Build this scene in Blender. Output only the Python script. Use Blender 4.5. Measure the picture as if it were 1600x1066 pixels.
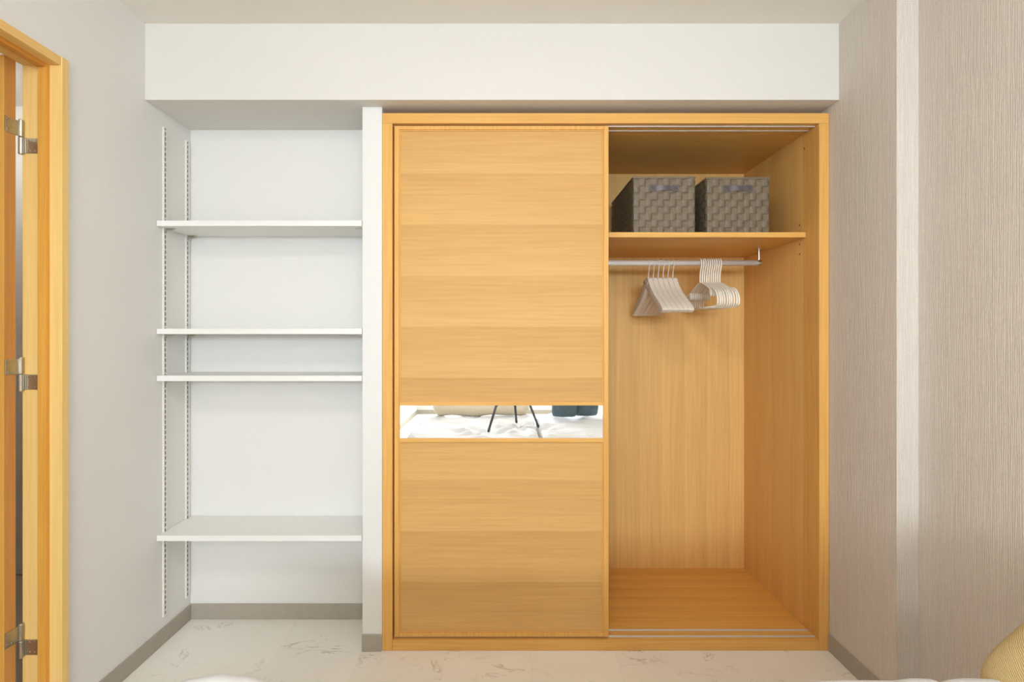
import bpy, bmesh, math, random
from mathutils import Vector, Matrix, noise

random.seed(7)
for o in list(bpy.data.objects):
    bpy.data.objects.remove(o)
SC = bpy.context.scene
COL = SC.collection
PI = math.pi

# ------------------------------------------------------------------ camera
# one-point perspective: camera at the origin in plan, looking along +Y
CAM_Z, FPX = 1.222, 820.0
VPX, VPY = 787.0, 525.0
cam_data = bpy.data.cameras.new('camera')
cam = bpy.data.objects.new('camera', cam_data)
COL.objects.link(cam)
cam.location = (0, 0, CAM_Z)
cam.rotation_euler = (PI / 2, 0, 0)
cam_data.sensor_fit = 'HORIZONTAL'
cam_data.sensor_width = 36.0
cam_data.lens = 36.0 * FPX / 1600.0
cam_data.shift_x = (800.0 - VPX) / 1600.0
cam_data.shift_y = -(533.0 - VPY) / 1600.0
cam_data.clip_start = 0.02
SC.camera = cam

# ------------------------------------------------------------------ light and exposure
SC.view_settings.view_transform = 'Standard'
SC.view_settings.look = 'None'
SC.view_settings.gamma = 1.0
SC.view_settings.use_curve_mapping = False
SC.view_settings.exposure = -0.10
SC.cycles.max_bounces = 8
SC.cycles.diffuse_bounces = 6
SC.cycles.glossy_bounces = 5
SC.cycles.use_adaptive_sampling = True
SC.cycles.adaptive_threshold = 0.03

world = bpy.data.worlds.new('sky')
SC.world = world
world.use_nodes = True
world.node_tree.nodes['Background'].inputs[0].default_value = (0.62, 0.78, 1.0, 1)
world.node_tree.nodes['Background'].inputs[1].default_value = 1.0

def area(name, loc, rot, sx, sy, power, color, spread=180):
    d = bpy.data.lights.new(name, 'AREA')
    d.shape = 'RECTANGLE'
    d.size, d.size_y = sx, sy
    d.energy = power
    d.color = color
    d.spread = math.radians(spread)
    o = bpy.data.objects.new(name, d)
    COL.objects.link(o)
    o.location = loc
    o.rotation_euler = rot
    return o

# daylight entering by the window in the far end wall (behind the camera)
area('window_daylight', (0.1, -4.06, 1.75), (PI / 2, 0, 0), 2.0, 0.58, 150, (0.79, 0.895, 1.0))
# unseen fill lamps, added: two even out the room, one brightens the corridor; their shades are built further down
FILL_LAMPS = [(0.0, 0.15, 0.22), (0.0, -2.0, 0.22), (-2.4, 2.2, 0.09)]
FILL_STRENGTH, FILL_COLOR = 35.0, (1.0, 0.98, 0.935, 1)

# ------------------------------------------------------------------ materials
def srgb(r, g, b):
    def f(c):
        c /= 255.0
        return c / 12.92 if c <= 0.04045 else ((c + 0.055) / 1.055) ** 2.4
    return (f(r), f(g), f(b), 1.0)

def new_mat(name):
    m = bpy.data.materials.new(name)
    m.use_nodes = True
    return m, m.node_tree.nodes, m.node_tree.links, m.node_tree.nodes['Principled BSDF']

def mapping(N, L, scale, rot=(0, 0, 0)):
    tc = N.new('ShaderNodeTexCoord')
    mp = N.new('ShaderNodeMapping')
    mp.inputs['Scale'].default_value = scale
    mp.inputs['Rotation'].default_value = rot
    L.new(tc.outputs['Object'], mp.inputs['Vector'])
    return mp

def noise_tex(N, L, vec, scale, detail=3.0, rough=0.5):
    n = N.new('ShaderNodeTexNoise')
    n.inputs['Scale'].default_value = scale
    n.inputs['Detail'].default_value = detail
    n.inputs['Roughness'].default_value = rough
    L.new(vec.outputs[0], n.inputs['Vector'])
    return n

def ramp(N, L, src, p0, c0, p1, c1):
    r = N.new('ShaderNodeValToRGB')
    r.color_ramp.elements[0].position = p0
    r.color_ramp.elements[0].color = c0
    r.color_ramp.elements[1].position = p1
    r.color_ramp.elements[1].color = c1
    L.new(src, r.inputs[0])
    return r

def mixc(N, L, kind, fac, a, b):
    m = N.new('ShaderNodeMixRGB')
    m.blend_type = kind
    if isinstance(fac, (int, float)):
        m.inputs[0].default_value = fac
    else:
        L.new(fac, m.inputs[0])
    for i, v in ((1, a), (2, b)):
        if isinstance(v, tuple):
            m.inputs[i].default_value = v
        else:
            L.new(v, m.inputs[i])
    return m

def bump(N, L, bsdf, height, strength, dist=0.002):
    b = N.new('ShaderNodeBump')
    b.inputs['Strength'].default_value = strength
    b.inputs['Distance'].default_value = dist
    L.new(height, b.inputs['Height'])
    L.new(b.outputs[0], bsdf.inputs['Normal'])

def plain(name, col, rough=0.5, metal=0.0, tex=0.06, scale=40.0, bmp=0.0):
    m, N, L, B = new_mat(name)
    mp = mapping(N, L, (1, 1, 1))
    n = noise_tex(N, L, mp, scale, 3)
    lo = tuple(c * (1 - tex) for c in col[:3]) + (1,)
    hi = tuple(min(1, c * (1 + tex)) for c in col[:3]) + (1,)
    r = ramp(N, L, n.outputs['Fac'], 0.3, lo, 0.7, hi)
    L.new(r.outputs[0], B.inputs['Base Color'])
    B.inputs['Roughness'].default_value = rough
    B.inputs['Metallic'].default_value = metal
    if bmp:
        bump(N, L, B, n.outputs['Fac'], bmp)
    return m

def wood(name, light, dark, axis, band_axis=None, band=0.2, band_amt=0.10, offset=0.0, rough=0.42, streak=0.55):
    """Veneer: fine streaks along `axis`, optional veneer strips stacked along band_axis."""
    m, N, L, B = new_mat(name)
    s = [46.0, 46.0, 46.0]
    s['XYZ'.index(axis)] = 1.3
    mp = mapping(N, L, tuple(s))
    fine = noise_tex(N, L, mp, 2.2, 5, 0.62)
    s2 = [7.0, 7.0, 7.0]
    s2['XYZ'.index(axis)] = 0.55
    mp2 = mapping(N, L, tuple(s2))
    broad = noise_tex(N, L, mp2, 1.6, 3, 0.5)
    r1 = ramp(N, L, fine.outputs['Fac'], 0.30, dark, 0.62, light)
    lo = tuple(c * 0.86 for c in light[:3]) + (1,)
    r2 = ramp(N, L, broad.outputs['Fac'], 0.25, lo, 0.75, light)
    base = mixc(N, L, 'MIX', streak, r2.outputs[0], r1.outputs[0])
    out = base.outputs[0]
    if band_axis:
        tc = N.new('ShaderNodeTexCoord')
        sep = N.new('ShaderNodeSeparateXYZ')
        L.new(tc.outputs['Object'], sep.inputs[0])
        a = N.new('ShaderNodeMath'); a.operation = 'ADD'; a.inputs[1].default_value = offset
        L.new(sep.outputs['XYZ'.index(band_axis)], a.inputs[0])
        d = N.new('ShaderNodeMath'); d.operation = 'DIVIDE'; d.inputs[1].default_value = band
        L.new(a.outputs[0], d.inputs[0])
        fl = N.new('ShaderNodeMath'); fl.operation = 'FLOOR'
        L.new(d.outputs[0], fl.inputs[0])
        wn = N.new('ShaderNodeTexWhiteNoise'); wn.noise_dimensions = '1D'
        L.new(fl.outputs[0], wn.inputs['W'])
        fr = N.new('ShaderNodeMath'); fr.operation = 'FRACT'
        L.new(d.outputs[0], fr.inputs[0])
        # within one strip the figure of the veneer runs from darker to paler
        comb = N.new('ShaderNodeMath'); comb.operation = 'MULTIPLY_ADD'
        comb.inputs[1].default_value = -0.55
        L.new(fr.outputs[0], comb.inputs[0])
        comb.inputs[2].default_value = 0.86
        half = N.new('ShaderNodeMath'); half.operation = 'MULTIPLY_ADD'; half.inputs[1].default_value = 0.22
        L.new(wn.outputs['Value'], half.inputs[0])
        L.new(comb.outputs[0], half.inputs[2])
        rr = ramp(N, L, half.outputs[0], 0.2, (1 - band_amt, 1 - band_amt * 1.25, 1 - band_amt * 1.7, 1), 1.1, (1, 1, 1, 1))
        out = mixc(N, L, 'MULTIPLY', 1.0, out, rr.outputs[0]).outputs[0]
    L.new(out, B.inputs['Base Color'])
    B.inputs['Roughness'].default_value = rough
    B.inputs['Specular IOR Level'].default_value = 0.25
    bump(N, L, B, fine.outputs['Fac'], 0.12, 0.0006)
    return m

def wallpaper(name, col, amt):
    """ribbed fabric paper: fine upright threads with an uneven weave"""
    m, N, L, B = new_mat(name)
    mp = mapping(N, L, (1, 1, 0.035), (0, 0, PI / 4))
    w = N.new('ShaderNodeTexWave')
    w.bands_direction = 'X'
    w.inputs['Scale'].default_value = 72.0
    w.inputs['Distortion'].default_value = 7.0
    w.inputs['Detail'].default_value = 3
    w.inputs['Detail Scale'].default_value = 2.5
    L.new(mp.outputs[0], w.inputs['Vector'])
    mp2 = mapping(N, L, (1, 1, 0.30))
    n2 = noise_tex(N, L, mp2, 330, 3, 0.7)
    lo = tuple(c * (1 - amt) for c in col[:3]) + (1,)
    hi = tuple(min(1, c * (1 + amt * 0.6)) for c in col[:3]) + (1,)
    r = ramp(N, L, w.outputs['Fac'], 0.0, lo, 1.0, hi)
    r2 = ramp(N, L, n2.outputs['Fac'], 0.32, (1 - 1.6 * amt,) * 3 + (1,), 0.66, (1, 1, 1, 1))
    mx = mixc(N, L, 'MULTIPLY', 1.0, r.outputs[0], r2.outputs[0])
    L.new(mx.outputs[0], B.inputs['Base Color'])
    B.inputs['Roughness'].default_value = 0.8
    add = mixc(N, L, 'ADD', 1.0, w.outputs['Fac'], n2.outputs['Fac'])
    bump(N, L, B, add.outputs[0], 0.35, 0.0012)
    return m

def marble(name):
    m, N, L, B = new_mat(name)
    tc = N.new('ShaderNodeTexCoord')
    mp = N.new('ShaderNodeMapping')
    mp.inputs['Scale'].default_value = (1.0, 1.5, 1.0)
    mp.inputs['Rotation'].default_value = (0, 0, 0.5)
    oi = N.new('ShaderNodeObjectInfo')
    va = N.new('ShaderNodeVectorMath'); va.operation = 'MULTIPLY_ADD'
    va.inputs[1].default_value = (13.0, 7.0, 3.0)
    L.new(oi.outputs['Random'], va.inputs[0])
    L.new(tc.outputs['Object'], va.inputs[2])
    L.new(va.outputs[0], mp.inputs['Vector'])
    w = noise_tex(N, L, mp, 4.6, 6, 0.60)
    w.inputs['Distortion'].default_value = 1.4
    ab = N.new('ShaderNodeMath'); ab.operation = 'SUBTRACT'; ab.inputs[1].default_value = 0.5
    L.new(w.outputs['Fac'], ab.inputs[0])
    a2 = N.new('ShaderNodeMath'); a2.operation = 'ABSOLUTE'
    L.new(ab.outputs[0], a2.inputs[0])
    vein = ramp(N, L, a2.outputs[0], 0.0, (1, 1, 1, 1), 0.018, (0, 0, 0, 1))
    mask = noise_tex(N, L, mp, 4.3, 3, 0.5)
    mk = ramp(N, L, mask.outputs['Fac'], 0.50, (0, 0, 0, 1), 0.68, (1, 1, 1, 1))
    mul = mixc(N, L, 'MULTIPLY', 1.0, vein.outputs[0], mk.outputs[0])
    cloud = noise_tex(N, L, mp, 2.0, 5, 0.55)
    base = ramp(N, L, cloud.outputs['Fac'], 0.3, srgb(237, 232, 222), 0.7, srgb(244, 240, 232))
    out = mixc(N, L, 'MIX', mul.outputs[0], base.outputs[0], srgb(178, 166, 144))
    L.new(out.outputs[0], B.inputs['Base Color'])
    B.inputs['Roughness'].default_value = 0.45
    return m

OAK_L, OAK_D = srgb(230, 178, 100), srgb(204, 146, 70)
M = {}
M['wall'] = plain('white_wallpaper', srgb(225, 224, 221), 0.85, 0, 0.012, 150, 0.12)
M['beige'] = wallpaper('beige_ribbed_wallpaper', srgb(218, 209, 199), 0.085)
M['ceiling'] = plain('ceiling_paper', srgb(233, 228, 220), 0.85, 0, 0.012, 120, 0.12)
M['beam'] = plain('beam_paper', srgb(217, 214, 208), 0.85, 0, 0.015, 120, 0.1)
M['oak_x'] = wood('oak_across', OAK_L, OAK_D, 'X', rough=0.40)
M['oak_z'] = wood('oak_upright', OAK_L, OAK_D, 'Z', rough=0.40)
M['door_panel'] = wood('oak_door_veneer', srgb(220, 176, 110), srgb(201, 151, 85), 'X', 'Z', 0.2, 0.15, -0.058, rough=0.55, streak=0.45)
M['oak_back'] = wood('oak_back_veneer', srgb(236, 193, 122), srgb(218, 168, 96), 'Z', 'X', 0.115, 0.09, 0.0, rough=0.45)
M['oak_side'] = wood('oak_side_veneer', srgb(237, 189, 116), srgb(222, 170, 96), 'Z', 'Y', 0.16, 0.07, 0.0, rough=0.45)
M['oak_floor'] = wood('oak_base_veneer', srgb(236, 180, 96), srgb(216, 154, 72), 'X', 'Y', 0.085, 0.15, 0.0, rough=0.45)
M['pine'] = wood('pine_trim', srgb(240, 205, 132), srgb(228, 186, 108), 'Z', rough=0.45)
M['pine_y'] = wood('pine_lintel', srgb(236, 196, 122), srgb(222, 174, 98), 'Y', rough=0.45)
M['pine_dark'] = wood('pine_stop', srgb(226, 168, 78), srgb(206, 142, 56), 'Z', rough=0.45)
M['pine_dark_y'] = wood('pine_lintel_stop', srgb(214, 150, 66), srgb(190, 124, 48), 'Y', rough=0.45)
M['door_edge'] = wood('door_edge', srgb(206, 150, 84), srgb(188, 130, 66), 'Z', rough=0.5)
M['door_face'] = wood('door_face', srgb(230, 174, 84), srgb(212, 150, 62), 'Z', rough=0.45)
M['base'] = plain('baseboard_vinyl', srgb(168, 160, 147), 0.55, 0, 0.03, 30)
M['tile'] = marble('marble_vinyl')
M['grout'] = plain('tile_bed', srgb(176, 166, 148), 0.8, 0, 0.03, 40)
M['shelf'] = plain('white_melamine', srgb(232, 232, 228), 0.42, 0, 0.01, 30)
M['steel'] = plain('brushed_steel', srgb(196, 192, 184), 0.30, 1.0, 0.05, 90)
M['chrome'] = plain('chrome_rod', srgb(228, 228, 226), 0.30, 0.2, 0.02, 20)
M['alu'] = plain('aluminium', srgb(224, 224, 222), 0.42, 0.5, 0.03, 40)
M['hinge'] = plain('hinge_steel', srgb(190, 184, 170), 0.36, 1.0, 0.06, 160)
M['slot_shade'] = plain('rail_inside_shade', srgb(172, 167, 155), 0.7, 0, 0.04, 30)  # shade inside the white rails' slots, put into a greyer colour
M['dark'] = plain('dark_hole', srgb(60, 44, 30), 0.8, 0, 0.05, 30)
M['white_coat'] = plain('white_coated_wire', srgb(238, 234, 222), 0.42, 0, 0.02, 30)
M['rail'] = plain('white_rail_enamel', srgb(232, 230, 222), 0.4, 0, 0.01, 30)
M['strap'] = plain('woven_strap', srgb(114, 101, 81), 0.5, 0, 0.14, 220, 0.3)
M['strap_dark'] = plain('basket_lining', srgb(58, 48, 38), 0.8, 0, 0.1, 80)
M['handle'] = plain('basket_handle', srgb(92, 85, 86), 0.32, 0, 0.08, 120)
M['duvet'] = plain('white_duvet_cotton', srgb(212, 213, 215), 0.9, 0, 0.02, 60, 0.1)
M['mattress'] = plain('mattress_ticking', srgb(226, 222, 214), 0.9, 0, 0.03, 90)
M['bed_wood'] = wood('bed_wood', srgb(210, 170, 116), srgb(180, 136, 84), 'X', rough=0.5)
M['blue'] = plain('slate_blue_cloth', srgb(98, 116, 126), 0.85, 0, 0.12, 70, 0.2)
M['cream'] = plain('cream_cloth', srgb(226, 214, 190), 0.9, 0, 0.06, 80, 0.2)
M['black'] = plain('tripod_black', srgb(66, 74, 78), 0.45, 0.2, 0.05, 60)
M['lamp_white'] = plain('fill_lamp_housing', srgb(235, 233, 228), 0.5, 0, 0.01, 30)

def frosted():
    m, N, L, B = new_mat('frosted_plastic')
    mp = mapping(N, L, (1, 1, 1))
    n = noise_tex(N, L, mp, 60, 2)
    r = ramp(N, L, n.outputs['Fac'], 0.3, srgb(216, 206, 194), 0.7, srgb(224, 215, 204))
    L.new(r.outputs[0], B.inputs['Base Color'])
    B.inputs['Roughness'].default_value = 0.42
    B.inputs['Subsurface Weight'].default_value = 0.0
    B.inputs['Subsurface Radius'].default_value = (0.02, 0.015, 0.01)
    B.inputs['Subsurface Scale'].default_value = 0.6
    return m
M['frosted'] = frosted()

def knit():
    m, N, L, B = new_mat('beige_knit')
    mp = mapping(N, L, (1, 1, 1), (0.3, 0.5, 0.7))
    w = N.new('ShaderNodeTexWave')
    w.inputs['Scale'].default_value = 95
    w.inputs['Distortion'].default_value = 2.5
    w.inputs['Detail'].default_value = 2
    L.new(mp.outputs[0], w.inputs['Vector'])
    n = noise_tex(N, L, mp, 180, 2)
    mx = mixc(N, L, 'MULTIPLY', 0.6, w.outputs['Color'], n.outputs['Color'])
    r = ramp(N, L, mx.outputs[0], 0.1, srgb(176, 152, 104), 0.7, srgb(214, 192, 142))
    L.new(r.outputs[0], B.inputs['Base Color'])
    B.inputs['Roughness'].default_value = 0.95
    bump(N, L, B, mx.outputs[0], 0.6, 0.002)
    return m
M['knit'] = knit()

def mirror_mat():
    m, N, L, B = new_mat('mirror_glass')
    mp = mapping(N, L, (1, 1, 1))
    n = noise_tex(N, L, mp, 4, 2)
    r = ramp(N, L, n.outputs['Fac'], 0.3, (0.93, 0.95, 0.95, 1), 0.7, (0.95, 0.96, 0.96, 1))
    L.new(r.outputs[0], B.inputs['Base Color'])
    B.inputs['Metallic'].default_value = 1.0
    B.inputs['Roughness'].default_value = 0.015
    return m
M['mirror'] = mirror_mat()

def glass_mat():
    m, N, L, B = new_mat('window_glass')
    mp = mapping(N, L, (1, 1, 1))
    n = noise_tex(N, L, mp, 3, 1)
    r = ramp(N, L, n.outputs['Fac'], 0.3, (0.96, 0.98, 0.98, 1), 0.7, (1, 1, 1, 1))
    L.new(r.outputs[0], B.inputs['Base Color'])
    B.inputs['Transmission Weight'].default_value = 1.0
    B.inputs['Roughness'].default_value = 0.0
    return m
M['glass'] = glass_mat()

def fill_lamp_mat():
    m, N, L, B = new_mat('fill_lamp_diffuser')
    mp = mapping(N, L, (1, 1, 1))
    n = noise_tex(N, L, mp, 3, 1)
    r = ramp(N, L, n.outputs['Fac'], 0.3, FILL_COLOR, 0.7, FILL_COLOR)
    L.new(r.outputs[0], B.inputs['Emission Color'])
    B.inputs['Emission Strength'].default_value = FILL_STRENGTH
    return m
M['fill_lamp_glow'] = fill_lamp_mat()

# ------------------------------------------------------------------ mesh helpers
class MB:
    def __init__(self):
        self.v, self.f = [], []
    def box(self, x0, x1, y0, y1, z0, z1):
        b = len(self.v)
        self.v += [(x, y, z) for z in (z0, z1) for y in (y0, y1) for x in (x0, x1)]
        self.f += [tuple(b + i for i in q) for q in
                   ((0, 2, 3, 1), (4, 5, 7, 6), (0, 1, 5, 4), (2, 6, 7, 3), (0, 4, 6, 2), (1, 3, 7, 5))]
        return self
    def prism(self, poly, z0, z1):
        """poly: CCW (x, y) outline extruded in z"""
        b, n = len(self.v), len(poly)
        self.v += [(x, y, z0) for x, y in poly] + [(x, y, z1) for x, y in poly]
        self.f.append(tuple(b + i for i in reversed(range(n))))
        self.f.append(tuple(b + n + i for i in range(n)))
        for i in range(n):
            j = (i + 1) % n
            self.f.append((b + i, b + j, b + n + j, b + n + i))
        return self
    def tube(self, pts, r, seg=8, closed=False, taper=None):
        pts = [Vector(p) for p in pts]
        n = len(pts)
        b = len(self.v)
        prev = None
        for i, p in enumerate(pts):
            if closed:
                t = pts[(i + 1) % n] - pts[i - 1]
            else:
                t = pts[min(i + 1, n - 1)] - pts[max(i - 1, 0)]
            t.normalize()
            if prev is None:
                a = Vector((1, 0, 0)) if abs(t.x) < 0.9 else Vector((0, 1, 0))
                u = t.cross(a).normalized()
            else:
                u = (prev - t * prev.dot(t)).normalized()
            prev = u
            w = t.cross(u)
            rr = r if taper is None else r * taper[i]
            for k in range(seg):
                an = 2 * PI * k / seg
                self.v.append(tuple(p + (u * math.cos(an) + w * math.sin(an)) * rr))
        m = n if closed else n - 1
        for i in range(m):
            j = (i + 1) % n
            for k in range(seg):
                l = (k + 1) % seg
                self.f.append((b + i * seg + k, b + i * seg + l, b + j * seg + l, b + j * seg + k))
        if not closed:
            self.f.append(tuple(b + k for k in reversed(range(seg))))
            self.f.append(tuple(b + (n - 1) * seg + k for k in range(seg)))
        return self
    def ribbon(self, sections, closed=False):
        """sections: list of 4-point rings"""
        b = len(self.v)
        n = len(sections)
        for s in sections:
            self.v += [tuple(p) for p in s]
        m = n if closed else n - 1
        for i in range(m):
            j = (i + 1) % n
            for k in range(4):
                l = (k + 1) % 4
                self.f.append((b + i * 4 + k, b + i * 4 + l, b + j * 4 + l, b + j * 4 + k))
        if not closed:
            self.f.append((b + 3, b + 2, b + 1, b))
            e = b + (n - 1) * 4
            self.f.append((e, e + 1, e + 2, e + 3))
        return self
    def mesh(self, name, mat, bevel=0.0, smooth=False, seg=2):
        me = bpy.data.meshes.new(name)
        me.from_pydata(self.v, [], self.f)
        bm = bmesh.new()
        bm.from_mesh(me)
        bmesh.ops.recalc_face_normals(bm, faces=bm.faces)
        if bevel:
            es = [e for e in bm.edges if e.is_manifold and e.calc_face_angle(0) > 0.6]
            bmesh.ops.bevel(bm, geom=es, offset=bevel, segments=seg, affect='EDGES', profile=0.5, clamp_overlap=True)
        bm.to_mesh(me)
        bm.free()
        if smooth:
            for p in me.polygons:
                p.use_smooth = True
        me.materials.append(mat)
        return me
    def build(self, name, mat, parent=None, bevel=0.0, smooth=False, seg=2):
        return link(name, self.mesh(name, mat, bevel, smooth, seg), parent)

def link(name, me, parent=None):
    o = bpy.data.objects.new(name, me)
    COL.objects.link(o)
    if parent is not None:
        o.parent = parent
    return o

def bx(*a):
    return MB().box(*a)

def tag(o, label=None, cat=None, group=None, kind=None):
    if label: o['label'] = label
    if cat: o['category'] = cat
    if group: o['group'] = group
    if kind: o['kind'] = kind
    return o

def struct(o):
    o['kind'] = 'structure'
    return o

def thing(name, loc, label, cat, group=None, rz=0.0):
    o = bpy.data.objects.new(name, None)
    COL.objects.link(o)
    o.location = loc
    o.rotation_euler = (0, 0, rz)
    o.empty_display_size = 0.1
    return tag(o, label, cat, group)

def copy_tree(o, parent=None):
    c = o.copy()
    COL.objects.link(c)
    c.parent = parent
    for ch in list(o.children):
        copy_tree(ch, c)
    return c

# ------------------------------------------------------------------ room dimensions (metres)
XL, XR, XR2 = -1.352, 1.264, 1.334       # left wall, right wall by the closet, right wall nearer the camera
YSTEP = 1.688                            # where the right wall steps back
YBEAM, YW, YALC = 1.976, 2.035, 2.267    # beam face, closet front, alcove back
YB = 2.671                               # closet inner back
YEND = -4.1                              # far end wall behind the camera
ZC, ZB = 2.400, 2.111                    # ceiling, beam underside
XP0, XP1 = -0.548, -0.4716               # pier between alcove and closet

# floor: screed plus separate vinyl tiles
floor = struct(bx(XL - 1.4, XR2 + 0.2, YEND - 0.1, 2.80, -0.12, -0.004).build('floor', M['grout']))
TX, TY = 0.327, 0.655
tile_cache = {}
for i in range(-5, 5):
    for j in range(-10, 2):
        x0, x1 = 0.103 + i * TX, 0.103 + (i + 1) * TX
        y0, y1 = 1.645 + j * TY, 1.645 + (j + 1) * TY
        x0, x1 = max(x0, XL), min(x1, XR2)
        y0, y1 = max(y0, YEND), min(y1, 2.30)
        if x1 - x0 < 0.01 or y1 - y0 < 0.01:
            continue
        key = (round(x1 - x0, 3), round(y1 - y0, 3))
        if key not in tile_cache:
            w, h = key
            g = 0.0002
            tile_cache[key] = bx(-w / 2 + g, w / 2 - g, -h / 2 + g, h / 2 - g, -0.004, 0.0).mesh('tile', M['tile'])
        t = link('tile', tile_cache[key], floor)
        t.location = ((x0 + x1) / 2, (y0 + y1) / 2, 0)

struct(bx(XL - 1.4, XR2 + 0.2, YEND - 0.1, 2.80, ZC, ZC + 0.12).build('ceiling', M['ceiling']))
struct(bx(XL, XR, YBEAM, 2.79, ZB, ZC).build('ceiling_beam', M['beam'], bevel=0.002))

# left wall with the doorway cut out
DY0, DY1, DZ = 0.76, 1.618, 2.071
wl = MB()
wl.box(XL - 0.108, XL, DY1, 2.80, 0, ZC)
wl.box(XL - 0.108, XL, YEND - 0.1, DY0, 0, ZC)
wl.box(XL - 0.108, XL, DY0, DY1, DZ, ZC)
struct(wl.build('wall_left', M['wall']))
# right wall, stepping back 7 cm nearer the camera
struct(MB().prism([(XR, 2.79), (XR, YSTEP), (XR2, YSTEP), (XR2, YEND - 0.1), (XR2 + 0.15, YEND - 0.1), (XR2 + 0.15, 2.79)], 0, ZC)
       .build('wall_right', M['beige']))
# wall behind alcove, pier, and the strip above the closet
struct(bx(XL, XP0, YALC, 2.79, 0, ZB).build('wall_back', M['wall']))
struct(bx(XP0, XP1, YW, 2.79, 0, ZB).build('wall_pier', M['wall'], bevel=0.0015))
struct(bx(XP1, XR, YW + 0.09, 2.79, 2.0875, ZB).build('wall_over_closet', M['wall']))
# far end wall with the window
WX0, WX1, WZ0, WZ1 = -0.95, 1.15, 1.42, 2.08
we = MB()
we.box(XL, WX0, YEND - 0.1, YEND, 0, ZC)
we.box(WX1, XR2, YEND - 0.1, YEND, 0, ZC)
we.box(WX0, WX1, YEND - 0.1, YEND, 0, WZ0)
we.box(WX0, WX1, YEND - 0.1, YEND, WZ1, ZC)
struct(we.build('wall_end', M['wall']))
wf = MB()
for a in ((WX0, WX1, WZ0, WZ0 + 0.04), (WX0, WX1, WZ1 - 0.04, WZ1), (WX0, WX0 + 0.04, WZ0 + 0.04, WZ1 - 0.04), (WX1 - 0.04, WX1, WZ0 + 0.04, WZ1 - 0.04), (0.08, 0.12, WZ0 + 0.04, WZ1 - 0.04)):
    wf.box(a[0], a[1], YEND - 0.09, YEND - 0.05, a[2], a[3])
win = struct(wf.build('window_1', M['alu'], bevel=0.002))
bx(WX0 + 0.04, 0.08, YEND - 0.075, YEND - 0.069, WZ0 + 0.04, WZ1 - 0.04).build('pane', M['glass'], win)
bx(0.12, WX1 - 0.04, YEND - 0.075, YEND - 0.069, WZ0 + 0.04, WZ1 - 0.04).build('pane', M['glass'], win)

# baseboards
BH, BT = 0.066, 0.006
struct(bx(XL, XL + BT, DY1 + 0.001, YALC - BT, 0.0005, BH).build('baseboard_left', M['base'], bevel=0.001))
struct(bx(XL, XL + BT, YEND, DY0 - 0.03, 0.0005, BH).build('baseboard_left_near', M['base'], bevel=0.001))
struct(bx(XL, XP0, YALC - BT, YALC, 0.0005, BH).build('baseboard_alcove', M['base'], bevel=0.001))
struct(bx(XP0 - 0.0005, XP1 - 0.001, YW - BT, YW, 0.0005, BH).build('baseboard_pier', M['base'], bevel=0.001))
struct(bx(XR - BT, XR, YSTEP - BT, YW - 0.001, 0.0005, BH).build('baseboard_right', M['base'], bevel=0.001))
struct(bx(XR2 - BT, XR2, YEND, YSTEP - BT, 0.0005, BH).build('baseboard_right_near', M['base'], bevel=0.001))
struct(bx(XL + BT, XR2 - BT, YEND, YEND + BT, 0.0005, BH).build('baseboard_end', M['base'], bevel=0.001))

# corridor beyond the doorway
XH = XL - 0.108
wh = MB()
wh.box(XH - 1.25, XH, 2.69, 2.79, 0, ZC)
wh.box(XH - 1.35, XH - 1.25, -0.4, 2.79, 0, ZC)
wh.box(XH - 1.25, XH, -0.5, -0.4, 0, ZC)
struct(wh.build('wall_corridor', M['wall']))

# ------------------------------------------------------------------ door frame and open door on the left
XF = -1.340
tr = MB()
tr.box(-1.460, XF, 1.592, 1.617, 0.001, 2.070)
fr = struct(tr.build('trim_1', M['pine'], bevel=0.0012))
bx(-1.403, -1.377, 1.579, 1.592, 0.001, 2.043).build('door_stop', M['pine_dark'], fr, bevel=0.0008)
bx(-1.460, XF, 0.758, 0.783, 0.001, 2.070).build('near_post', M['pine'], fr, bevel=0.0012)
bx(-1.460, XF - 0.003, 0.784, 1.5915, 2.043, 2.069).build('lintel', M['pine_y'], fr, bevel=0.0012)
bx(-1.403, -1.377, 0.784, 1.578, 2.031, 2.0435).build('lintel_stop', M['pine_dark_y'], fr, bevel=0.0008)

# door slab, swung 90 degrees out into the corridor
dr = struct(bx(-2.255, -1.462, 1.535, 1.571, 0.012, 2.045).build('door_1', M['door_face'], bevel=0.0012))
bx(-1.462, -1.4605, 1.5355, 1.5705, 0.0125, 2.0445).build('edge_band', M['door_edge'], dr)
def ring(m, cx, cz, r0, r1, y0, y1, seg=14):
    b = len(m.v)
    for k in range(seg):
        an = 2 * PI * k / seg
        m.v += [(cx + r0 * math.cos(an), y0, cz + r0 * math.sin(an)), (cx + r1 * math.cos(an), y1, cz + r1 * math.sin(an))]
    for k in range(seg):
        l = (k + 1) % seg
        m.f.append((b + 2 * k, b + 2 * l, b + 2 * l + 1, b + 2 * k + 1))
    m.f.append(tuple(b + 2 * k for k in range(seg)))
    m.f.append(tuple(b + 2 * k + 1 for k in range(seg)))
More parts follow.
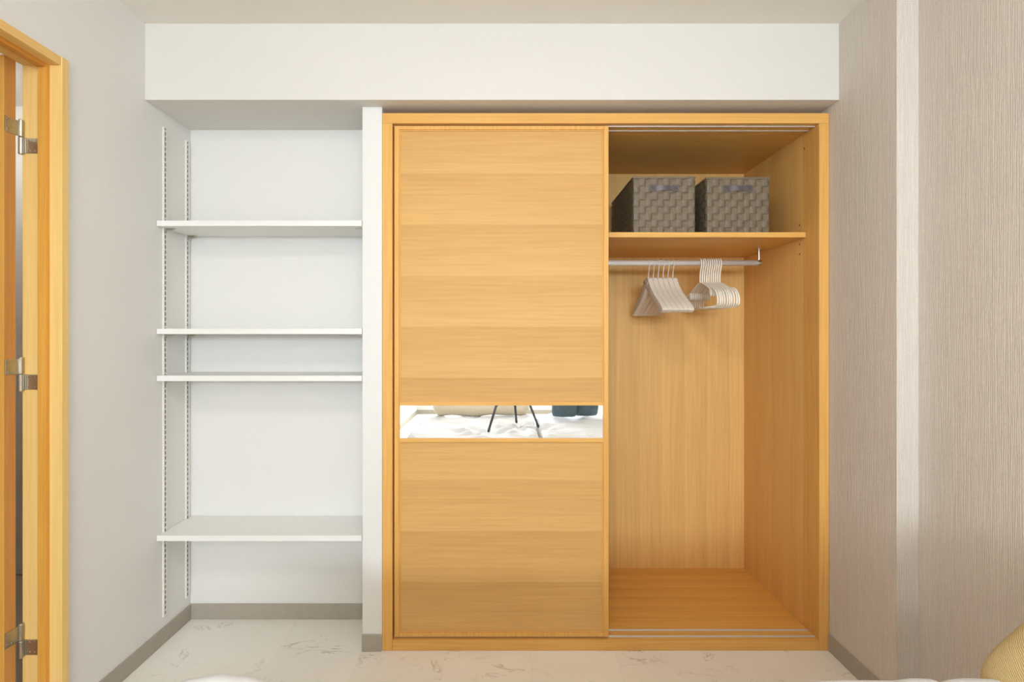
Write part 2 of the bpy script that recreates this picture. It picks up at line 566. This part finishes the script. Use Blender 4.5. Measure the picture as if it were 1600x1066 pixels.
# hinges: a leaf on the door edge, a leaf on the jamb, one two-knuckle barrel
HX, HY = -1.4565, 1.583
for hz, where in ((1.822, 'top'), (1.106, 'middle'), (0.302, 'bottom')):
    h = thing('door_hinge', (HX, HY, hz), {'top': 'steel door hinge uppermost on the pine door frame',
              'middle': 'steel door hinge at mid height of the pine door frame',
              'bottom': 'steel door hinge nearest the floor on the pine door frame'}[where], 'hinge', 'hinges of the open door')
    lf = bx(-0.004, -0.0015, -0.047, -0.006, 0.001, 0.047).build('door_leaf', M['hinge'], h, bevel=0.0006)
    jf = bx(0.006, 0.056, 0.0065, 0.0089, -0.047, -0.001).build('jamb_leaf', M['hinge'], h, bevel=0.0006)
    for z0, z1 in ((0.0008, 0.052), (-0.052, -0.0008)):
        MB().tube([(0, 0, z0), (0, 0, z0 + 0.002), (0, 0, z1 - 0.002), (0, 0, z1)], 0.0066, 12, taper=[0.85, 1, 1, 0.85]).build('knuckle', M['hinge'], h, smooth=False)
    # short webs joining leaves and knuckles
    bx(-0.004, -0.0015, -0.007, 0.001, 0.001, 0.047).build('web', M['hinge'], lf)
    bx(0.001, 0.008, 0.0045, 0.0089, -0.047, -0.001).build('web', M['hinge'], jf)
    for sy in (-0.040, -0.026):
        for sz in (0.009, 0.039):
            MB().tube([(-0.0016, sy, sz), (-0.0003, sy, sz)], 0.003, 10).build('screw', M['dark'] if False else M['steel'], lf)
            MB().tube([(-0.0002, sy - 0.0014, sz), (-0.0002, sy + 0.0014, sz)], 0.0006, 6).build('screw_slot', M['dark'], lf)
    for sx in (0.020, 0.034):
        for sz in (-0.039, -0.009):
            MB().tube([(sx, 0.0066, sz), (sx, 0.0053, sz)], 0.003, 10).build('screw', M['steel'], jf)
            MB().tube([(sx - 0.0014, 0.0052, sz), (sx + 0.0014, 0.0052, sz)], 0.0006, 6).build('screw_slot', M['dark'], jf)

# ------------------------------------------------------------------ alcove: slotted rails and shelves
def slotted_rail(y, label):
    r = thing('shelf_rail', (XL, y, 0.107), label, 'shelf rail', 'slotted shelf rails in the alcove')
    H = 1.945
    m = MB()
    w, p, t = 0.0115, 0.0055, 0.0012
    m.box(0.0003, p, -w, -w + t, 0, H)          # near flange
    m.box(0.0003, p, w - t, w, 0, H)            # far flange
    m.box(p - t, p, -w + t, -0.0048, 0, H)
    m.box(p - t, p, 0.0048, w - t, 0, H)
    pitch = 0.0205
    n = int(H / pitch)
    for k in range(n + 1):
        z = k * pitch
        m.box(p - t, p, -0.0048, 0.0048, z, min(z + 0.0065, H))
    m.build('channel', M['rail'], r)
    bx(0.0002, 0.0008, -w + t, w - t, 0, H).build('channel_back', M['slot_shade'], r)
    return r
RY = [2.090, 2.238]
rails = [slotted_rail(RY[0], 'front white slotted shelf rail on the left wall of the alcove'),
         slotted_rail(RY[1], 'rear white slotted shelf rail beside the alcove corner')]
SHELVES = [(1.671, 'uppermost white shelf board in the alcove'),
           (1.250, 'second white shelf board from the top in the alcove'),
           (1.067, 'third white shelf board down, close below the second'),
           (0.444, 'lowest white shelf board in the alcove, above the floor')]
for z, lab in SHELVES:
    s = thing('alcove_shelf', (XL, YW, z - 0.021), lab, 'shelf', 'white shelves in the alcove')
    wd = XP0 - XL
    W0, W1 = 0.0015, wd - 0.004
    D0 = 0.0115 if False else 0.0
    b = MB()
    # board notched round the rails so that it reaches the wall
    pts = [(W0, 0.010), (W1, 0.010), (W1, 0.229), (W0, 0.229)]
    for yr in reversed(RY):
        a = yr - YW
        pts += [(W0, a + 0.0125), (0.0068, a + 0.0125), (0.0068, a - 0.0125), (W0, a - 0.0125)]
    b.prism(pts, 0.0, 0.021)
    b.build('board', M['shelf'], s)
    bx(W0, W1, 0.0075, 0.0099, -0.0002, 0.0212).build('edge_strip', M['shelf'], s, bevel=0.0006)
    for yr in RY:
        a = yr - YW
        m = MB()
        m.box(0.0060, 0.042, a - 0.005, a + 0.005, -0.0028, -0.0003)
        m.box(0.0060, 0.0080, a - 0.005, a + 0.005, -0.016, -0.0028)
        m.prism([(0.0080, a - 0.001), (0.034, a - 0.001), (0.034, a + 0.001), (0.0080, a + 0.001)], -0.0075, -0.0028)
        m.build('bracket', M['hinge'], s)
        # matching bracket on the pier side
        m2 = MB()
        m2.box(wd - 0.042, wd - 0.0006, a - 0.005, a + 0.005, -0.0028, -0.0003)
        m2.box(wd - 0.0026, wd - 0.0006, a - 0.005, a + 0.005, -0.016, -0.0028)
        m2.build('bracket', M['hinge'], s)

# ------------------------------------------------------------------ built-in wardrobe
XA, XZ = -0.4716, 1.262            # outer edges of the frame
XI0, XI1 = -0.4319, 1.2237         # inner faces
WB = thing('wardrobe', (0, 0, 0), 'built-in oak wardrobe with one sliding door pushed left and open right half', 'wardrobe')
ZT = 2.0865
bx(XA + 0.0006, XZ, YW, YW + 0.11, 2.047, ZT).build('header', M['oak_x'], WB, bevel=0.0012)
bx(XA + 0.0006, XI0, YW, YW + 0.11, 0.0006, 2.0466).build('side_post', M['oak_z'], WB, bevel=0.0012)
bx(XI1, XZ, YW, YW + 0.11, 0.0006, 2.0466).build('side_post', M['oak_z'], WB, bevel=0.0012)
bx(XI0 + 0.0003, XI1 - 0.0003, YW + 0.001, YW + 0.11, 0.0006, 0.0400).build('sill', M['oak_x'], WB, bevel=0.0012)
bx(XI0 + 0.0003, XI1 - 0.0003, YW + 0.1105, YB, 0.0006, 0.0396).build('base_panel', M['oak_floor'], WB)
bx(XA + 0.001, XZ, YW + 0.1105, YB + 0.02, 2.0466, ZT - 0.002).build('top_panel', M['oak_x'], WB)
sp = bx(XI1, XZ, YW + 0.1105, YB + 0.02, 0.0006, 2.0462).build('side_panel', M['oak_side'], WB)
bx(XA + 0.001, XI0, YW + 0.1105, YB + 0.02, 0.0006, 2.0462).build('side_panel', M['oak_side'], WB)
bx(XI0 + 0.0003, XI1 - 0.0003, YB + 0.0002, YB + 0.02, 0.0006, 2.0462).build('back_panel', M['oak_back'], WB)
for py, pz in ((2.135, 1.985), (2.62, 1.915), (2.17, 1.60), (2.17, 1.56), (2.17, 1.68)):
    MB().tube([(XI1 + 0.001, py, pz), (XI1 - 0.0006, py, pz)], 0.0035, 10).build('peg_hole', M['dark'], sp)
for yt in (2.062, 2.106):
    bx(XI0 + 0.001, XI1 - 0.001, yt - 0.0012, yt + 0.0012, 2.0430, 2.0468).build('upper_track', M['alu'], WB)
    lt = MB()
    lt.box(XI0 + 0.001, XI1 - 0.001, yt - 0.0045, yt + 0.0045, 0.0400, 0.0412)
    lt.box(XI0 + 0.001, XI1 - 0.001, yt - 0.0012, yt + 0.0012, 0.0412, 0.0445)
    lt.build('lower_track', M['alu'], WB, bevel=0.0004)

def sliding_door(x0, x1, y0, z0, z1):
    """frame mesh with recessed panels and a mirror strip; front plane at y0"""
    y1 = y0 + 0.030
    sw = 0.0190
    m = MB()
    m.box(x0, x0 + sw, y0, y1, z0, z1)
    m.box(x1 - sw, x1, y0, y1, z0, z1)
    m.box(x0 + sw, x1 - sw, y0, y1, z1 - 0.0145, z1)
    m.box(x0 + sw, x1 - sw, y0, y1, z0, z0 + 0.0145)
    d = m.build('sliding_door', M['oak_z'], WB, bevel=0.0016)
    ix0, ix1 = x0 + sw, x1 - sw
    # inner bead of the frame (the fine second line)
    bd = MB()
    t = 0.0045
    bd.box(ix0, ix0 + t, y0 + 0.004, y0 + 0.02, z0 + 0.0145, z1 - 0.0145)
    bd.box(ix1 - t, ix1, y0 + 0.004, y0 + 0.02, z0 + 0.0145, z1 - 0.0145)
    bd.box(ix0 + t, ix1 - t, y0 + 0.004, y0 + 0.02, z1 - 0.0145 - t, z1 - 0.0145)
    bd.box(ix0 + t, ix1 - t, y0 + 0.004, y0 + 0.02, z0 + 0.0145, z0 + 0.0145 + t)
    bd.build('bead', M['oak_z'], d, bevel=0.0012)
    for za, zb in ((0.9499, 0.9645), (0.8060, 0.8226)):
        bx(ix0, ix1, y0 + 0.001, y0 + 0.022, za, zb).build('cross_rail', M['oak_x'], d, bevel=0.0016)
    bx(ix0 + 0.001, ix1 - 0.001, y0 + 0.008, y0 + 0.022, 0.9640, z1 - 0.0140).build('upper_panel', M['door_panel'], d)
    bx(ix0 + 0.001, ix1 - 0.001, y0 + 0.008, y0 + 0.022, z0 + 0.0140, 0.8065).build('lower_panel', M['door_panel'], d)
    mr = bx(ix0, ix1, y0 + 0.0042, y0 + 0.0085, 0.8228, 0.9497).build('mirror', M['mirror'], d)
    return d
sliding_door(-0.4270, 0.4094, 2.047, 0.0470, 2.0420)
sliding_door(-0.4300, 0.4060, 2.091, 0.0470, 2.0420)

# shelf and rod inside
bx(XI0 + 0.001, XI1 - 0.001, 2.124, YB - 0.0005, 1.6212, 1.6420).build('inner_shelf', M['oak_x'], WB, bevel=0.0012)
RODY, RODZ, RODR = 2.390, 1.554, 0.0125
rod = MB().tube([(XI0 + 0.02, RODY, RODZ), (1.158, RODY, RODZ)], RODR, 24).build('hanging_rod', M['chrome'], WB, smooth=True)
MB().tube([(1.154, RODY, RODZ), (1.156, RODY, RODZ), (1.170, RODY, RODZ), (1.172, RODY, RODZ)], RODR + 0.0015, 20, taper=[0.9, 1, 1, 0.9]).build('end_cap', M['steel'], rod)
MB().tube([(1.162, RODY, RODZ + RODR - 0.001), (1.162, RODY, 1.619)], 0.0036, 10).build('hanger_stud', M['steel'], rod)
MB().tube([(1.162, RODY, 1.617), (1.162, RODY, 1.6205)], 0.011, 16).build('ceiling_flange', M['steel'], rod)
MB().tube([(-0.35, RODY, RODZ + RODR - 0.001), (-0.35, RODY, 1.619)], 0.0036, 10).build('hanger_stud', M['steel'], rod)

# ------------------------------------------------------------------ woven baskets
def woven_basket(x0, x1, y0, length, z0, h, label):
    B = thing('storage_basket', ((x0 + x1) / 2, y0 + length / 2, z0), label, 'basket', 'woven baskets on the wardrobe shelf')
    W, Ln = x1 - x0, length
    nx, ny, nz = 10, 16, 8
    amp, th = 0.0026, 0.0011
    hw, hl = W / 2 - amp - th, Ln / 2 - amp - th
    rz = (h - 0.010) / nz
    # horizontal bands run right round; vertical straps belong to one side each
    sides = [((-hw, -hl), (1, 0), (0, -1), 2 * hw, nx), ((hw, -hl), (0, 1), (1, 0), 2 * hl, ny),
             ((hw, hl), (-1, 0), (0, 1), 2 * hw, nx), ((-hw, hl), (0, -1), (-1, 0), 2 * hl, ny)]
    def wave(t):
        return math.copysign(abs(math.sin(PI * t)) ** 0.6, math.sin(PI * t))
    cache = {}
    for k in range(nz):
        if k % 2 not in cache:
            secs = []
            for (sx, sy), (dx, dy), (nx_, ny_), ln, n in sides:
                for c in range(n):
                    for q in (0.02, 0.25, 0.5, 0.75):
                        u = (c + q) / n * ln
                        off = amp * wave(c + q) * (1 if k % 2 == 0 else -1)
                        px, py = sx + dx * u, sy + dy * u
                        a, b = off, off + th
                        secs.append([(px + nx_ * a, py + ny_ * a, 0.0008), (px + nx_ * b, py + ny_ * b, 0.0008),
                                     (px + nx_ * b, py + ny_ * b, rz - 0.0008), (px + nx_ * a, py + ny_ * a, rz - 0.0008)])
            cache[k % 2] = MB().ribbon(secs, True).mesh('woven_band', M['strap'])
        o = link('woven_band', cache[k % 2], B)
        o.location = (0, 0, 0.002 + k * rz)
    for si, ((sx, sy), (dx, dy), (nx_, ny_), ln, n) in enumerate(sides):
        vc = {}
        for c in range(n):
            if c % 2 not in vc:
                sw = ln / n
                secs = []
                for k in range(nz):
                    for q in (0.02, 0.25, 0.5, 0.75):
                        z = 0.002 + (k + q) * rz
                        off = -amp * wave(k + q) * (1 if c % 2 == 0 else -1)
                        a, b = off, off + th
                        e = 0.0008
                        secs.append([(nx_ * a + dx * e, ny_ * a + dy * e, z), (nx_ * b + dx * e, ny_ * b + dy * e, z),
                                     (nx_ * b + dx * (sw - e), ny_ * b + dy * (sw - e), z), (nx_ * a + dx * (sw - e), ny_ * a + dy * (sw - e), z)])
                vc[c % 2] = MB().ribbon(secs).mesh('upright_strap', M['strap'])
            o = link('upright_strap', vc[c % 2], B)
            o.location = (sx + dx * (c / n * ln), sy + dy * (c / n * ln), 0)
    # lining, base and folded top rim
    a = 0.0042
    ln_ = MB()
    ln_.box(-hw + a, hw - a, -hl + a, -hl + a + 0.002, 0.001, h - 0.003)
    ln_.box(-hw + a, hw - a, hl - a - 0.002, hl - a, 0.001, h - 0.003)
    ln_.box(-hw + a, -hw + a + 0.002, -hl + a + 0.002, hl - a - 0.002, 0.001, h - 0.003)
    ln_.box(hw - a - 0.002, hw - a, -hl + a + 0.002, hl - a - 0.002, 0.001, h - 0.003)
    ln_.box(-hw + a + 0.002, hw - a - 0.002, -hl + a + 0.002, hl - a - 0.002, 0.001, 0.003)
    ln_.build('lining', M['strap_dark'], B)
    r0 = 0.0038
    rim = MB()
    zt0, zt1 = h - 0.0085, h
    rim.box(-hw - r0, hw + r0, -hl - r0, -hl + a, zt0, zt1)
    rim.box(-hw - r0, hw + r0, hl - a, hl + r0, zt0, zt1)
    rim.box(-hw - r0, -hw + a, -hl + a, hl - a, zt0, zt1)
    rim.box(hw - a, hw + r0, -hl + a, hl - a, zt0, zt1)
    rim.build('rim', M['strap'], B, bevel=0.0012)
    # handle: flat band bowed off the front between two stitched patches
    yf = -hl - 0.0040
    zc = h * 0.80
    for sgn in (-1, 1):
        secs = []
        for i in range(13):
            t = i / 12
            x = -0.047 + 0.094 * t
            bow = 0.006 * max(0.0, math.sin(PI * min(1, max(0, (t - 0.2) / 0.6))))
            y = yf - bow - 0.0016
            hh = 0.0105
            secs.append([(x, y, zc - hh), (x, y + 0.0015, zc - hh), (x, y + 0.0015, zc + hh), (x, y, zc + hh)])
        if sgn > 0:
            secs = [[(px, -py, pz) for px, py, pz in s] for s in secs]
        hd = MB().ribbon(secs).build('handle', M['handle'], B)
        for px in (-0.047, 0.047):
            yq = (yf - 0.0022) if sgn < 0 else -(yf - 0.0022)
            bx(px - 0.0135, px + 0.0135, min(yq, yq + 0.0008), max(yq, yq + 0.0008), zc - 0.0135, zc + 0.0135).build('patch', M['handle'], hd, bevel=0.0002)
            st = MB()
            ys = yq - 0.0003 if sgn < 0 else yq + 0.0011
            st.tube([(px - 0.009, ys, zc - 0.009), (px + 0.009, ys, zc + 0.009)], 0.0006, 6)
            st.tube([(px - 0.009, ys, zc + 0.009), (px + 0.009, ys, zc - 0.009)], 0.0006, 6)
            st.build('stitching', M['strap_dark'], hd)
    return B
woven_basket(0.534, 0.7935, 2.170, 0.430, 1.6422, 0.2390, 'brown woven strap basket on the wardrobe shelf next to the sliding door')
woven_basket(0.8392, 1.1025, 2.174, 0.430, 1.6422, 0.2380, 'brown woven strap basket at the right end of the wardrobe shelf')

# ------------------------------------------------------------------ hangers
def smooth_path(pts, n=6):
    out = []
    P = [Vector(p) for p in pts]
    for i in range(len(P) - 1):
        p0, p1, p2, p3 = P[max(i - 1, 0)], P[i], P[i + 1], P[min(i + 2, len(P) - 1)]
        for k in range(n):
            t = k / n
            out.append(0.5 * ((2 * p1) + (p2 - p0) * t + (2 * p0 - 5 * p1 + 4 * p2 - p3) * t * t + (3 * p1 - p0 - 3 * p2 + p3) * t ** 3))
    out.append(P[-1])
    return out

ZN = 1.487 - RODZ      # neck of the frosted hangers relative to the rod
def frosted_hanger(loc, rz, label):
    h = thing('frosted_hanger', loc, label, 'hanger', 'frosted plastic hangers')
    h.rotation_euler = (0, 0, rz)
    tp = smooth_path([(0, 0, ZN), (0, 0.022, ZN - 0.004), (0, 0.036, ZN - 0.022), (0, 0.060, ZN - 0.050), (0, 0.110, ZN - 0.088),
                      (0, 0.165, ZN - 0.122), (0, 0.198, ZN - 0.146), (0, 0.206, ZN - 0.156)], 4)
    n = len(tp)
    full = [Vector((0, -p.y, p.z)) for p in reversed(tp)][:-1] + tp
    secs = []
    for i, p in enumerate(full):
        t = (full[min(i + 1, len(full) - 1)] - full[max(i - 1, 0)]).normalized()
        nrm = Vector((0, t.z, -t.y))             # points down and inward
        s = min(1.0, abs(p.y) / 0.206)
        dep = 0.044 - 0.022 * s
        wd = 0.0103 + 0.0006 * s
        lo = p + nrm * dep
        if abs(p.y) < 0.03:
            lo = Vector((0, p.y, ZN - 0.050))
        secs.append([p + Vector((-wd, 0, 0)), p + Vector((wd, 0, 0)), lo + Vector((wd, 0, 0)), lo + Vector((-wd, 0, 0))])
    MB().ribbon(secs).build('body', M['frosted'], h, bevel=0.0010, smooth=True)
    hk = [(0, 0, ZN - 0.01), (0, 0, ZN), (0, -0.002, ZN + 0.018), (0, -0.010, ZN + 0.040), (0, -0.0152, ZN + 0.060)]
    for k in range(0, 9):
        a = PI - k * PI / 7.2
        hk.append((0, 0.0150 * math.cos(a), 0.0150 * math.sin(a)))
    MB().tube(smooth_path(hk, 3), 0.0017, 8).build('hook', M['chrome'], h, smooth=True)
    return h
ordinal = ['leftmost', 'second from left', 'third from left', 'fourth from left', 'fifth from left', 'sixth from left', 'seventh from left',
           'eighth from left', 'ninth from left', 'rightmost']
for k in range(6):
    lab = 'frosted plastic hanger with a metal hook, %s of its six' % ('rightmost' if k == 5 else ordinal[k])
    frosted_hanger((0.659 + 0.0222 * k, RODY, RODZ), 0.066, lab)

def coated_hanger(loc, rz, label):
    h = thing('white_hanger', loc, label, 'hanger', 'white coated hangers')
    h.rotation_euler = (0, 0, rz)
    z = lambda a: a - RODZ
    half = [(0.0, z(1.462)), (0.030, z(1.457)), (0.075, z(1.442)), (0.106, z(1.430)), (0.115, z(1.424)), (0.1165, z(1.404)), (0.122, z(1.396)),
            (0.129, z(1.403)), (0.131, z(1.420)), (0.140, z(1.427)), (0.162, z(1.420)), (0.184, z(1.403)), (0.196, z(1.378)), (0.194, z(1.357)), (0.180, z(1.3475))]
    loop = [(0, -u, w) for u, w in reversed(half)][:-1] + [(0, u, w) for u, w in half]
    path = smooth_path(loop, 3)
    fr = MB().tube(path, 0.0037, 8).build('frame', M['white_coat'], h, smooth=True)
    MB().tube([(0, -0.181, z(1.3475)), (0, 0.181, z(1.3475))], 0.0037, 8).build('trouser_bar', M['white_coat'], h, smooth=True)
    r = RODR + 0.0042
    hk = [(0, 0, z(1.460)), (0, 0, z(1.490)), (0, -0.003, z(1.510)), (0, -0.012, z(1.530)), (0, -r - 0.0008, z(1.545))]
    for k in range(0, 9):
        a = PI - k * PI / 7.2
        hk.append((0, r * math.cos(a), r * math.sin(a)))
    MB().tube(smooth_path(hk, 3), 0.0036, 8).build('hook', M['white_coat'], h, smooth=True)
    return h
for k in range(10):
    lab = 'white coated hanger with trouser bar, %s in the row of ten' % ordinal[k]
    coated_hanger((0.895 + 0.0099 * k, RODY, RODZ), 0.004 * math.sin(k * 1.7 + 0.4), lab)

# ------------------------------------------------------------------ beds in front of the camera
def bed(x0, x1, label):
    y0, y1 = -0.92, 1.02
    b = thing('bed', ((x0 + x1) / 2, (y0 + y1) / 2, 0), label, 'bed', 'single beds pushed together')
    w, l = x1 - x0, y1 - y0
    bx(-w / 2, w / 2, -l / 2, l / 2, 0.16, 0.24).build('frame', M['bed_wood'], b, bevel=0.004)
    for sx in (-1, 1):
        for sy in (-1, 1):
            cx, cy = sx * (w / 2 - 0.05), sy * (l / 2 - 0.05)
            bx(cx - 0.025, cx + 0.025, cy - 0.025, cy + 0.025, 0.0005, 0.16).build('leg', M['bed_wood'], b, bevel=0.003)
    bx(-w / 2 + 0.01, w / 2 - 0.01, -l / 2 + 0.01, l / 2 - 0.01, 0.2405, 0.435).build('mattress', M['mattress'], b, bevel=0.03, seg=4)
    return b
bed(-0.70, 0.285, 'single bed on the left side under a white duvet, seen in the mirror')
bed(0.300, 1.305, 'single bed along the beige wall under a white duvet')

def prof(xpx, tab):
    for (a, za), (b, zb) in zip(tab, tab[1:]):
        if a <= xpx <= b:
            t = (xpx - a) / (b - a)
            t = t * t * (3 - 2 * t)
            return za + (zb - za) * t
    return tab[0][1] if xpx < tab[0][0] else tab[-1][1]

def duvet(x0, x1, tab, seed, label, fold_dirs):
    y0, y1 = -0.93, 1.075
    nx, ny = 110, 190
    m = MB()
    def height(X, Y):
        z = 0.452
        v = Vector((X * 2.6 + seed, Y * 2.1, seed))
        z += 0.020 * noise.noise(v)
        z += 0.05 * (0.5 - abs(noise.noise(Vector((X * 4.2 + Y * 1.4 + seed, Y * 3.0 - X, 2.3 + seed)))))
        v2 = Vector((X * 3.0 - Y * 6.0 + 5 + seed, X * 2.2 + Y * 3.0, 1.7))
        z += 0.026 * (0.5 - abs(noise.noise(v2)))
        for fx, fy, amp_, rr in fold_dirs:
            d = math.hypot(X - fx, Y - fy)
            an = math.atan2(Y - fy, X - fx)
            z += -amp_ * math.exp(-(d / rr) ** 2) + 0.5 * amp_ * math.sin(an * 7 + 1.3 * seed) * math.exp(-((d - rr) / rr) ** 2)
        # crest along the foot of the bed
        e = math.exp(-((Y - 1.0) / 0.10) ** 2)
        return z * (1 - e) + e * prof(VPX + X * FPX / 1.02, tab)
    ov = 0.07
    for j in range(ny + 1):
        for i in range(nx + 1):
            u = -ov + (x1 - x0 + 2 * ov) * i / nx
            w = -ov + (y1 - y0 + 2 * ov) * j / ny
            uc, wc = min(max(u, 0), x1 - x0), min(max(w, 0), y1 - y0)
            du, dw = u - uc, w - wc
            X, Y = x0 + uc, y0 + wc
            z = height(X, Y)
            over = math.hypot(du, dw)
            # rounded shoulder then hang
            ex = max(0, 0.07 - (uc if u < (x1 - x0) / 2 else x1 - x0 - uc)) / 0.07
            ey = max(0, 0.07 - (wc if w < (y1 - y0) / 2 else y1 - y0 - wc)) / 0.07
            z -= 0.045 * (1 - math.sqrt(max(0, 1 - min(1, ex) ** 2))) + 0.045 * (1 - math.sqrt(max(0, 1 - min(1, ey) ** 2)))
            z -= over * 1.7
            X += (0.012 * math.sin(Y * 9 + seed) * (1 if du else 0)) * (1 if du > 0 else -1)
            Y += 0.010 * math.sin(X * 11 + seed) * (1 if dw > 0 else 0)
            m.v.append((X, Y, z))
    for j in range(ny):
        for i in range(nx):
            a = j * (nx + 1) + i
            m.f.append((a, a + 1, a + nx + 2, a + nx + 1))
    o = m.build('duvet', M['duvet'], None, smooth=True)
    sm = o.modifiers.new('thickness', 'SOLIDIFY')
    sm.thickness = 0.018
    sm.offset = -1
    return tag(o, label, 'duvet', 'white duvets on the beds')

def zy(y):          # image row of the bed's crest -> height at the crest (1.02 m away)
    return CAM_Z - (y - VPY) * 1.02 / FPX
TAB_L = [(200, zy(1090)), (262, zy(1068)), (300, zy(1056)), (345, zy(1049)), (385, zy(1053)), (425, zy(1066)), (470, zy(1070)), (530, zy(1064)),
         (600, zy(1063)), (650, zy(1066)), (710, zy(1069)), (770, zy(1064)), (850, zy(1062)), (900, zy(1064)), (960, zy(1067)), (1040, zy(1070))]
TAB_R = [(1000, zy(1070)), (1120, zy(1067)), (1200, zy(1065)), (1260, zy(1063)), (1340, zy(1061)), (1400, zy(1061)), (1435, zy(1057)), (1455, zy(1058)),
         (1475, zy(1066)), (1492, zy(1059)), (1515, zy(1057)), (1560, zy(1058)), (1700, zy(1060))]
duvet(-0.735, 0.272, TAB_L, 1.7, 'white duvet on the left bed beneath the tripod feet', [(-0.12, 0.0, 0.035, 0.16), (0.11, -0.30, 0.03, 0.15)])
duvet(0.316, 1.285, TAB_R, 4.1, 'white duvet on the bed along the beige wall', [(0.30, -0.18, 0.02, 0.12)])

def cushion(name, w, h, t, mat, loc, rot, label, cat, group=None):
    n = 26
    m = MB()
    idx = {}
    for s in (1, -1):
        for j in range(n + 1):
            for i in range(n + 1):
                u, v = 2 * i / n - 1, 2 * j / n - 1
                edge = i in (0, n) or j in (0, n)
                if s < 0 and edge:
                    idx[(s, i, j)] = idx[(1, i, j)]
                    continue
                pinch = 1 - 0.07 * (1 - abs(u) ** 2) * abs(v) ** 6
                pinch2 = 1 - 0.07 * (1 - abs(v) ** 2) * abs(u) ** 6
                bulge = ((1 - u * u) * (1 - v * v)) ** 0.42
                wr = 1 + 0.16 * noise.noise(Vector((u * 2.2 + loc[0] * 7, v * 2.2, s * 3.0)))
                idx[(s, i, j)] = len(m.v)
                rc = 1 - 0.13 * (u * v) ** 4
                m.v.append((u * w / 2 * pinch2 * rc, v * h / 2 * pinch * rc, s * t / 2 * bulge * wr))
    for s in (1, -1):
        for j in range(n):
            for i in range(n):
                q = (idx[(s, i, j)], idx[(s, i + 1, j)], idx[(s, i + 1, j + 1)], idx[(s, i, j + 1)])
                m.f.append(q if s > 0 else q[::-1])
    o = m.build(name, mat, None, smooth=True)
    o.location = loc
    o.rotation_euler = rot
    return tag(o, label, cat, group)
# knitted cushion leaning on the right wall at the foot of the bed
cushion('knit_cushion', 0.42, 0.46, 0.16, M['knit'], (1.122, 0.865, 0.630), (0.06, math.radians(-38), 0.04),
        'beige knitted cushion leaning on the wall at the right', 'cushion')
for cx, cy, rz, lab in ((0.545, -0.60, 0.06, 'slate blue cushion reflected in the mirror, farther from the beige wall'),
                        (0.755, -0.66, -0.05, 'slate blue cushion reflected in the mirror, nearer the beige wall')):
    cushion('blue_cushion', 0.24, 0.36, 0.10, M['blue'], (cx, cy, 0.645), (math.radians(68), 0, rz), lab, 'cushion', 'slate blue cushions on the bed')
# rolled cream throw along the head of the left bed
m = MB()
pts, tp = [], []
for i in range(33):
    t = i / 32
    pts.append((-0.66 + 0.90 * t, -0.78 + 0.02 * math.sin(t * 7), 0.555 + 0.006 * math.sin(t * 11)))
    e = min(t, 1 - t) * 2
    tp.append(max(0.05, min(1, (e / 0.12)) ** 0.5) * (1 + 0.05 * math.sin(t * 19)))
m.tube(pts, 0.075, 20, taper=tp)
tag(m.build('bolster', M['cream'], None, smooth=True), 'long cream bolster across the bed reflected in the mirror', 'bolster')

# ------------------------------------------------------------------ tripod standing on the beds
TP = thing('tripod', (0.06, -0.17, 0), 'dark camera tripod standing on the bed, reflected in the mirror', 'tripod')
apex = Vector((0, 0, 1.06))
for fx, fy in ((-0.12, 0.03), (0.11, -0.40), (0.285, -0.17)):
    foot = Vector((fx - 0.06, fy + 0.17, 0.475))
    d = foot - apex
    p = lambda t: tuple(apex + d * t)
    leg = MB().tube([p(0.02), p(0.62)], 0.0135, 14).build('leg', M['black'], TP, smooth=True)
    MB().tube([p(0.58), p(0.60), p(0.65), p(0.665)], 0.0185, 14, taper=[0.85, 1, 1, 0.75]).build('clamp', M['black'], leg, smooth=True)
    MB().tube([p(0.62), p(0.97)], 0.0095, 12).build('lower_tube', M['black'], leg, smooth=True)
    MB().tube([p(0.965), p(1.0)], 0.012, 12, taper=[1, 0.7]).build('rubber_foot', M['black'], leg, smooth=True)
MB().tube([(0, 0, 1.03), (0, 0, 1.05), (0, 0, 1.10), (0, 0, 1.115)], 0.034, 20, taper=[0.7, 1, 1, 0.6]).build('head', M['black'], TP, smooth=True)

# ------------------------------------------------------------------ added dome fill lamps (outside the view)
for (lx, ly, r), lab in zip(FILL_LAMPS, ('added dome fill lamp on the ceiling over the foot of the beds', 'added dome fill lamp on the ceiling nearer the window', 'added dome fill lamp on the corridor ceiling')):
    L_ = thing('fill_lamp', (lx, ly, 2.27), lab, 'fill lamp', 'added dome fill lamps')
    dm = [(0, 0, 0.10 - 0.09 * math.cos(PI / 2 * k / 10)) for k in range(11)]
    MB().tube(dm, r, 36, taper=[max(0.03, math.sin(PI / 2 * k / 10)) for k in range(11)]).build('dome', M['fill_lamp_glow'], L_, smooth=True)
    MB().tube([(0, 0, 0.1005), (0, 0, 0.105), (0, 0, 0.1298)], r + 0.02, 36, taper=[0.96, 1, 1]).build('housing', M['lamp_white'], L_)
